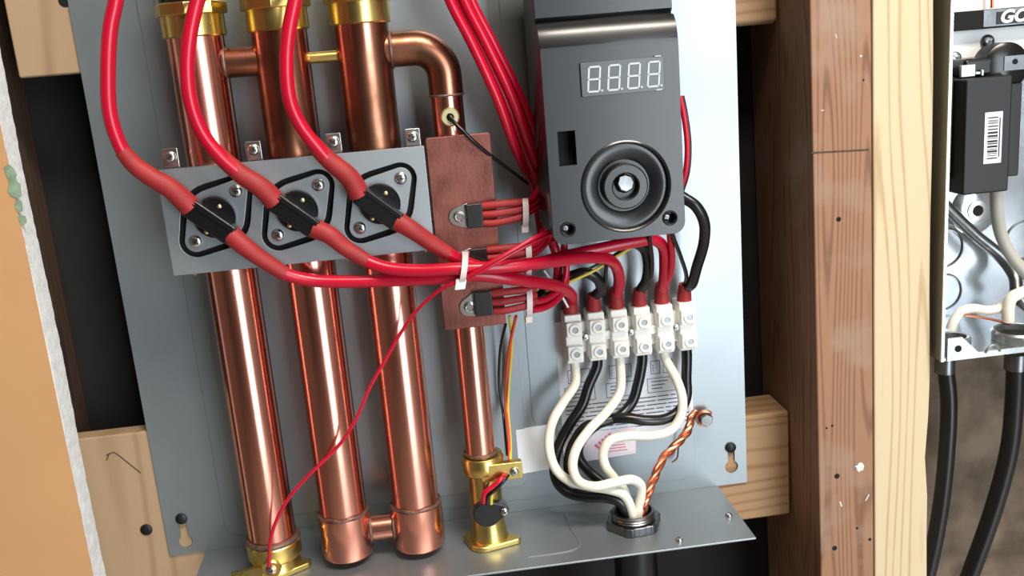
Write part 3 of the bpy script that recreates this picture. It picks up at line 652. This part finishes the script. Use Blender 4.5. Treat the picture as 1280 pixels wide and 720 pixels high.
# conduit connector
cn = thing('conduit_connector', 'grey zinc conduit connector with lobed locknut on the shelf', 'conduit fitting', HC)
ln = []
for i in range(48):
    a_ = 2*pi*i/48; rr = 19.3 if (i % 8) in (0, 1, 2) else 17.6
    ln.append((rr*cos(a_), rr*sin(a_)))
ob('locknut', MB().ext([HC + Vector((x, y, .2)) for x, y in ln], UP * 6.2), 'grey_zinc', cn, bev=.8)
thr = [(15, 5.4)]
for k in range(3): thr += [(14.4, 6.2 + k*1.7), (15.2, 7.0 + k*1.7)]
thr += [(14.4, 11.6), (13.0, 11.8), (12.4, 11), (12.2, 4)]
ob('threaded_hub', MB().lathe(HC, UP, thr, 40), 'grey_zinc', cn)
ob('hub_throat', MB().lathe(HC + UP * 3.6, UP, [(12.2, 0), (12.2, .6)], 24), 'hole_black', cn)
ob('conduit', MB().cyl(HC - UP * 1.5, HC - UP * 400, 15, 28), 'black_insulation', label='black conduit hanging below the steel shelf', cat='conduit')

# ---- small sensor wires
wire('sensor_wire', 'thin black sensor wire hanging from the copper plate to the brass fitting', pts((632, 405, 30), (625, 440, 12), (624, 482, 8), (629, 517, 12), (634, 569, 40)), 1.0, 'black_insulation')
wire('sensor_wire', 'thin yellow sensor wire hanging beside the black and orange ones', pts((637, 395, 30), (640, 430, 12), (637, 472, 9), (635, 510, 13), (638, 553, 32), (638, 575, 46)), 1.0, 'yellow_insulation')
wire('sensor_wire', 'thin red-orange sensor wire hanging between black and yellow ones', pts((645, 395, 30), (636, 440, 11), (632, 499, 9), (636, 545, 30), (637, 575, 44)), 1.1, 'orange_insulation')
wire('sensor_wire', 'short dark red wire bending into the black flow sensor', pts((632, 592, 50), (627, 598, 56), (616, 608, 57), (606, 616, 57), (604, 628, 54)), 1.7, 'red_insulation')
wire('sensor_wire', 'short black wire bending into the black flow sensor', pts((636, 592, 50), (630, 600, 55), (620, 611, 55), (611, 619, 55), (609, 630, 53)), 1.5, 'black_insulation')
wire('sensor_wire', 'short yellow wire bending into the black flow sensor', pts((628, 595, 50), (620, 604, 53), (615, 615, 55), (614, 630, 53)), 1.1, 'yellow_insulation')
wire('sensor_wire', 'thin black wire from the brass sensor port to the red bundle', pts((562, 144, 48), (566, 151, 54), (582, 167, 58), (604, 187, 54), (630, 207, 46), (660, 230, 38)), 1.2, 'black_insulation')
wire('sensor_wire', 'long thin red wire swinging from the control box to the lower brass collar', pts((690, 287, 66), (668, 297, 79), (640, 313, 83), (605, 333, 83.5), (577, 350, 80), (556, 359, 76), (527, 382, 68), (503, 413, 62), (480, 453, 60), (463, 483, 60), (443, 528, 60), (420, 561, 60), (391, 589, 62), (363, 620, 62), (346.7, 648, 62), (338, 676, 62), (336, 708, 60)), 1.15, 'red_insulation')
wire('sensor_wire', 'short thin red wire beside the long one at the cable tie', pts((690, 291, 64), (668, 302, 77), (640, 317, 81.5), (605, 337, 83), (582, 349, 80)), 1.1, 'red_insulation')
ob('ring_terminal', MB().lathe(W(-118.5, 57, -316), OUT, [(3.6, 0), (3.6, 1), (2.6, 1.6)], 16), 'copper_bare', fl)
# red bundle above the box
for k, (x0, x1, x2, h_) in enumerate(((562, 622, 664, 62), (571, 632, 672, 56), (580, 641, 682, 60), (589, 652, 690, 50))):
    wire('bundle_wire', ('red bundle wire on the side facing the copper elbow', 'red bundle wire second from the copper elbow', 'red bundle wire second from the control box', 'red bundle wire running closest to the control box')[k], [V(x0 - 16, -50, h_)] + pts((x0, 0, h_), (x0 + 28, 55, h_), (x1, 125, h_ - 4), (x1 + 22, 185, h_ - 12), (x2 + 4, 240, 24 + 8*(k % 2)), (x2 + 14, 300, 18 + 8*(k % 2))), 3.0, 'red_insulation', 'wire', 'red bundle behind the control box')
for k, (lb, y_) in enumerate((('red lead looping from the lowest triac back towards the box', 388), ('red lead leaving the lowest triac under the cable', 378))):
    wire('control_wire', lb, pts((664, y_, 52), (682, y_ - 4, 46), (697, y_ - 14, 40), (706, y_ - 28, 36), (708, y_ - 50, 34), (704, y_ - 80, 32)), 2.2, 'red_insulation')
wire('control_wire', 'dark red wire behind the heavy cables below the box', pts((690, 300, 30), (697, 325, 28), (697, 350, 26), (694, 372, 24), (672, 384, 40)), 3.2, 'red_insulation')
for k, (lb, m_, off) in enumerate((('thin black wire hugging the edge of the control box', 'black_insulation', 3), ('thin red wire hugging the edge of the control box', 'red_insulation', 0))):
    wire('control_wire', lb, pts((850 + off, 120, 50), (855 + off, 145, 52), (859 + off, 180, 52), (857 + off, 215, 50), (848 + off, 245, 46)), 1.3 + .5*k, m_)
ob('circuit_board', MB().box(79, 156, 28, 33.5, -110, 60), 'hole_black', label='dark circuit board edge behind the control box', cat='circuit board')
ob('standoff', MB().cyl(W(84, 1.8, -100), W(84, 28, -100), 3, 12), 'brass_pale', label='brass standoff under the circuit board', cat='standoff')

wire('tie_tail', 'thin white tie tail slanting behind the heavy red cables', pts((680, 338, 30), (690, 352, 30), (701, 368, 30), (710, 384, 28)), .8, 'white_nylon', 'cable tie')
# ---- cable ties
def tie(label, c, wv, hv, dep, head):
    """loop round a bundle: c centre, wv half height vector, dep half depth"""
    c = Vector(c); hv = Vector(hv); n = 28; t = thing('cable_tie', label, 'cable tie', c, 'cable ties')
    loop = [c + hv * cos(2*pi*i/n) + OUT * dep * sin(2*pi*i/n) for i in range(n)]
    ax = Vector(wv).normalized(); mb = MB(); vs = []; fs = []
    for p in loop:
        o_ = (p - c).normalized() * .6
        vs += [p - ax*1.8, p + ax*1.8, p + ax*1.8 + o_, p - ax*1.8 + o_]
    for i in range(n):
        for k in range(4): a_, b_ = i*4, ((i+1) % n)*4; fs.append((a_+k, a_+(k+1) % 4, b_+(k+1) % 4, b_+k))
    mb.add(vs, fs); ob('strap', mb, 'tie_nylon', t)
    ob('head', MB().obox(head, ax, hv, OUT, *((6.4, 6.2, 5) if dep > 8 else (4.6, 4.6, 4))), 'white_nylon' if dep > 8 else 'tie_nylon', t, bev=.6)
    return t
ca, cb_ = V(581, 316, 70), V(575, 356, 70)
tie('white cable tie bunching the heavy red cables over the copper plate', (ca + cb_)/2, RIGHT, (ca - cb_)/2, 13, V(575.5, 355, 79))
for lb, px, y0, y1, hx in (('cable tie round the sleeves of the upper triac', 656, 249, 284, 286), ('cable tie round the sleeves of the middle triac', 660, 306, 344, 347), ('cable tie round the sleeves of the lowest triac', 661, 360, 396, 399)):
    a_, b_ = V(px, y0, 54), V(px, y1, 54); tie(lb, (a_+b_)/2, RIGHT, (a_-b_)/2, 5.2, V(px, hx, 55))

# ================================================================== breaker box beyond the studs
bx = thing('breaker_box', 'open metal breaker box mounted beyond the pale stud', 'breaker box', W(420, 0, -226))
BL, BT, BB, BR = 341., 330., -227., 700.
BTL = 0.012
ob('side_wall', MB().ext([W(BL, -45, BB), W(BL, 57, BB), W(BL - 1.2, 57, BT), W(BL - 1.2, -45, BT)], RIGHT * 1.6), 'box_paint', bx, label='olive-grey painted side wall')
ob('front_lip', MB().box(BL - .6, BL + 1.5, 56.4, 57.6, BB, BT), 'galvanised', bx)
ob('back_plate', MB().box(BL + 1.6, BR, -45, -43.5, BB, BT), 'box_steel', bx)
ob('bottom_wall', MB().box(BL + 1.6, BR, -45, 56, BB, BB + 1.5), 'box_steel', bx)
ob('side_wall', MB().box(BR, BR + 1.6, -45, 57, BB, BT), 'box_paint', bx); ob('top_wall', MB().box(BL, BR, -45, 57, BT, BT + 1.6), 'box_paint', bx)
lipz = [W(BL + 4, 56, BB), W(BL + 4, 56, BB + 16), W(BL + 14, 56, BB + 16), W(BL + 26, 56, BB + 4), W(BR, 56, BB + 4), W(BR, 56, BB)]
ob('bottom_lip', MB().ext(lipz, W(0, 1.2, 0)), 'galvanised', bx)
p = V(1198, 436, 57.5); ob('lip_hole', MB().lathe(p, OUT, [(2.4, -.5), (2.4, .1)], 16), 'hole_black', bx)
p = V(1241, 440, 57.5); ob('lip_notch', MB().tube([W(p.x + 5*cos(a*pi/10), 57.6, p.z + 5*sin(a*pi/10)) for a in range(11)], .8, 6), 'galvanised', bx)
def ringob(name, px, py, h, r, tr, m, parent): 
    c = V(px, py, h); return ob(name, MB().tube([W(c.x + r*cos(a*pi/16), h, c.z + r*sin(a*pi/16)) for a in range(32)], tr, 8, closed=True), m, parent)
for px, py, r in ((1180, 310, 15), (1280, 300, 15), (1180, 365, 14)): ringob('knockout', px, py, -43, r, .8, 'grey_zinc', bx)
c = V(1221, 263, -40)
em = ob('mounting_dimple', MB().lathe(W(c.x, -44, c.z), OUT, [(20, 0), (14, 3.5), (9, 4.2), (0, 4.2)], 36), 'box_steel', bx)
ob('washer', MB().lathe(W(c.x, -40, c.z), OUT, [(7.5, 0), (7.5, 1.4), (4.4, 1.6)], 28), 'zinc_screw', em)
ob('screw_hole', MB().lathe(W(c.x, -38.6, c.z), OUT, [(4.2, 0), (4.2, .6)], 20), 'hole_black', em)
# bus plate with bar
bp = thing('bus_plate', 'white bus mounting plate inside the breaker box', 'plate', V(1240, 100, -10))
a_, b_ = V(1178, 40, 0), V(1340, 110, 0)
ob('plate', MB().box(344, b_.x, -4, 0, -36, 44), 'busbar_white', bp, bev=.8)
for px, py, r, m_ in ((1234, 52, 4.9, 'grey_zinc'), (1193, 73, 5.0, 'zinc_screw')):
    screw(bp, V(px, py, 0.1), r, m=m_, rot=.8)
sl = thing('maker_strip', 'black label strip with white lettering across the bus plate', 'label', V(1240, 38, 6))
a_, b_ = V(1188, 40, 8), V(1300, 14, 8); za, zb = V(1232, 36, 8).z, V(1232, 12, 8).z
ob('strip', MB().box(346, 440, 0.2, 8, za, zb), 'hole_black', sl, bev=.6)
g0 = V(1229, 24, 8).x; ob('grey_segment', MB().box(g0, 440, 7.5, 8.6, za + 1.2, zb - .4), 'grey_zinc', sl)
g1 = V(1245, 24, 8).x; ob('name_plate', MB().box(g1, 440, 8, 9.2, za + 2.2, zb - 2.2), 'black_gloss', sl)
cu = bpy.data.curves.new('lettering', 'FONT'); cu.body = 'GOTO'; cu.size = 12.5; cu.extrude = .15; cu.shear = .25; cu.offset = .45
to = bpy.data.objects.new('tmp', cu); COL.objects.link(to)
me = bpy.data.meshes.new_from_object(to.evaluated_get(bpy.context.evaluated_depsgraph_get()))
tm = MB().add([W(g1 + 1.6 + v.co.x * 1.05, 9.3 + v.co.z, za + 3.2 + v.co.y * .92) for v in me.vertices], [tuple(p_.vertices) for p_ in me.polygons])
bpy.data.objects.remove(to); ob('lettering', tm, 'white_nylon', sl, label='white slanted lettering')
wire('box_wire', 'thin copper wire rising above the label strip in the breaker box', [V(1240, 10, 6), V(1240, 0, 6), V(1239, -40, 6)], 1.2, 'copper_bare')
# breaker
bk = thing('circuit_breaker', 'black circuit breaker with a barcode sticker in the open box', 'breaker', V(1230, 245, 30))
x0, x1 = V(1206, 160, 34).x, V(1264, 160, 34).x; zt, zb = V(1230, 97, 34).z, V(1230, 242, 34).z
ob('case', MB().box(x0, x1, 0.3, 34, zb, zt), 'breaker_black', bk, bev=1.5)
xs = V(1188, 160, 20).x; ob('side_case', MB().box(xs, x0, 0.3, 20, V(1190, 224, 20).z, V(1190, 100, 20).z), 'breaker_black', bk, bev=1.2)
xr = V(1276, 160, 26).x
ob('rear_case', MB().box(x1, xr, .3, 26, V(1270, 220, 26).z, zt - 6), 'black_gloss', bk, bev=1)
th = V(1212, 72, 22); ob('top_housing', MB().box(V(1206, 80, 24).x, 440, .4, 24, V(1230, 95, 24).z, V(1230, 72, 24).z), 'black_gloss', bk, bev=2.5)
kx = V(1256, 68, 20); ob('toggle', MB().lathe(W(kx.x, 8, kx.z - 8), OUT, [(16, 0), (16, 14), (13, 16), (0, 16.5)], 36), 'black_gloss', bk)
q = V(1267, 79, 25); gl = ob('grey_tab', MB().box(q.x - 6.5, 440, 23.5, 25, q.z - 4.5, q.z + 5), 'grey_zinc', bk); ob('tab_hole', MB().lathe(W(q.x + 1, 24.6, q.z + 1), OUT, [(1.9, 0), (1.9, .7)], 14), 'hole_black', gl)
q = V(1216, 88, 26); ob('clip', MB().box(q.x - 8, q.x + 2, 23.5, 26, q.z - 4, q.z + 4).box(q.x + 2, q.x + 7, 23.5, 26, q.z - 3, q.z - 1).box(q.x + 5.6, q.x + 7.4, 23.5, 27, q.z - 4, q.z), 'galvanised', bk, bev=.4)
q0, q1 = V(1231.5, 141, 34.4), V(1251, 203, 34.4)
sb_ = ob('barcode_sticker', MB().box(q0.x, q1.x, 34, 34.5, q1.z, q0.z), 'paper', bk)
bc = MB(); z = q1.z + 3
while z < q0.z - 3:
    t_ = random.choice((.5, .8, 1.3)); bc.box(q0.x + 2.2, q1.x - 3, 34.4, 34.6, z, min(z + t_, q0.z - 2.5)); z += t_ + random.choice((.5, .9, 1.2))
bc.box(q1.x - 2.2, q1.x - 1.4, 34.4, 34.6, q1.z + 4, q0.z - 4)
ob('barcode_bars', bc, 'ink_black', sb_, kind='stuff')
# box wiring
wire('box_wire', 'light grey cable dropping below the black breaker', pts((1246, 225, 12), (1246, 262, 8), (1252, 295, 4), (1266, 322, 4), (1285, 345, 4)), 4.4, 'grey_cable', 'cable')
wire('box_wire', 'dark grey cable slanting across the bright back of the breaker box', pts((1170, 245, -36), (1196, 272, -34), (1220, 295, -32), (1250, 320, -28), (1268, 345, -20), (1272, 370, -10), (1290, 390, -6)), 4.6, 'grey_zinc', 'cable')
wire('box_wire', 'pale wire rising from the knockout beside the breaker box wall', pts((1188, 412, 20), (1192, 402, 20), (1201, 390, 18), (1216, 385.5, 16), (1235, 388, 16), (1252, 384, 18), (1262, 374, 20), (1266, 369, 20)), 3.4, 'white_insulation')
wire('box_wire', 'thick pale cable bending down into the round breaker box hub', pts((1290, 362, 22), (1274, 367, 22), (1264, 373, 22), (1260.5, 384, 22), (1260, 402, 22)), 4.2, 'white_insulation', 'cable')
wire('box_wire', 'thin bare copper wire low inside the breaker box', pts((1206, 394, 22), (1228, 397, 22), (1248, 401, 22), (1262, 405, 22)), 1.0, 'copper_bare')
for lb, px, py, r in (('round cable hub beside the olive box wall', 1193, 421, 11), ('wide cable hub with a pale cable in it', 1272, 413, 17)):
    c = VZ(px, py, BB + 8); t = thing('cable_hub', lb, 'conduit fitting', Vector((c.x, c.y, BB + 1.6)))
    cx = max(c.x, BL + r + 2.6); cv = Vector((cx, c.y, BB + 1.6))
    ob('hub_ring', MB().lathe(cv, UP, [(r, 0), (r, 6), (r - 1.5, 7.5), (r - 3, 7), (r - 3.2, 2), (0, 2)], 36), 'galvanised', t)
    ob('hub_opening', MB().lathe(cv + UP * 2, UP, [(r - 3.3, 0), (r - 3.3, .8)], 28), 'hole_black', t)
def cable(lb, q, r):
    c = catmull([V(*a_) for a_ in q]); t = thing('service_cable', lb, 'cable', c[-1]); ob('jacket', MB().tube(c, r, 20), 'black_insulation', t)
    ob('gland', MB().cyl(c[0] + UP * 4, c[0] - UP * 8, r * 1.2, 20), 'grey_zinc', t)
cable('thick black cable hanging under the breaker box close to the pale stud', ((1181, 452, 20), (1186, 500, 20), (1183, 570, 20), (1175, 640, 20), (1160, 715, 20), (1140, 780, 20)), 5.9)
cable('thick black cable curving under the breaker box away from the stud', ((1270, 448, 20), (1268, 500, 18), (1262, 560, 16), (1244, 630, 14), (1212, 720, 12), (1180, 800, 10)), 6.6)
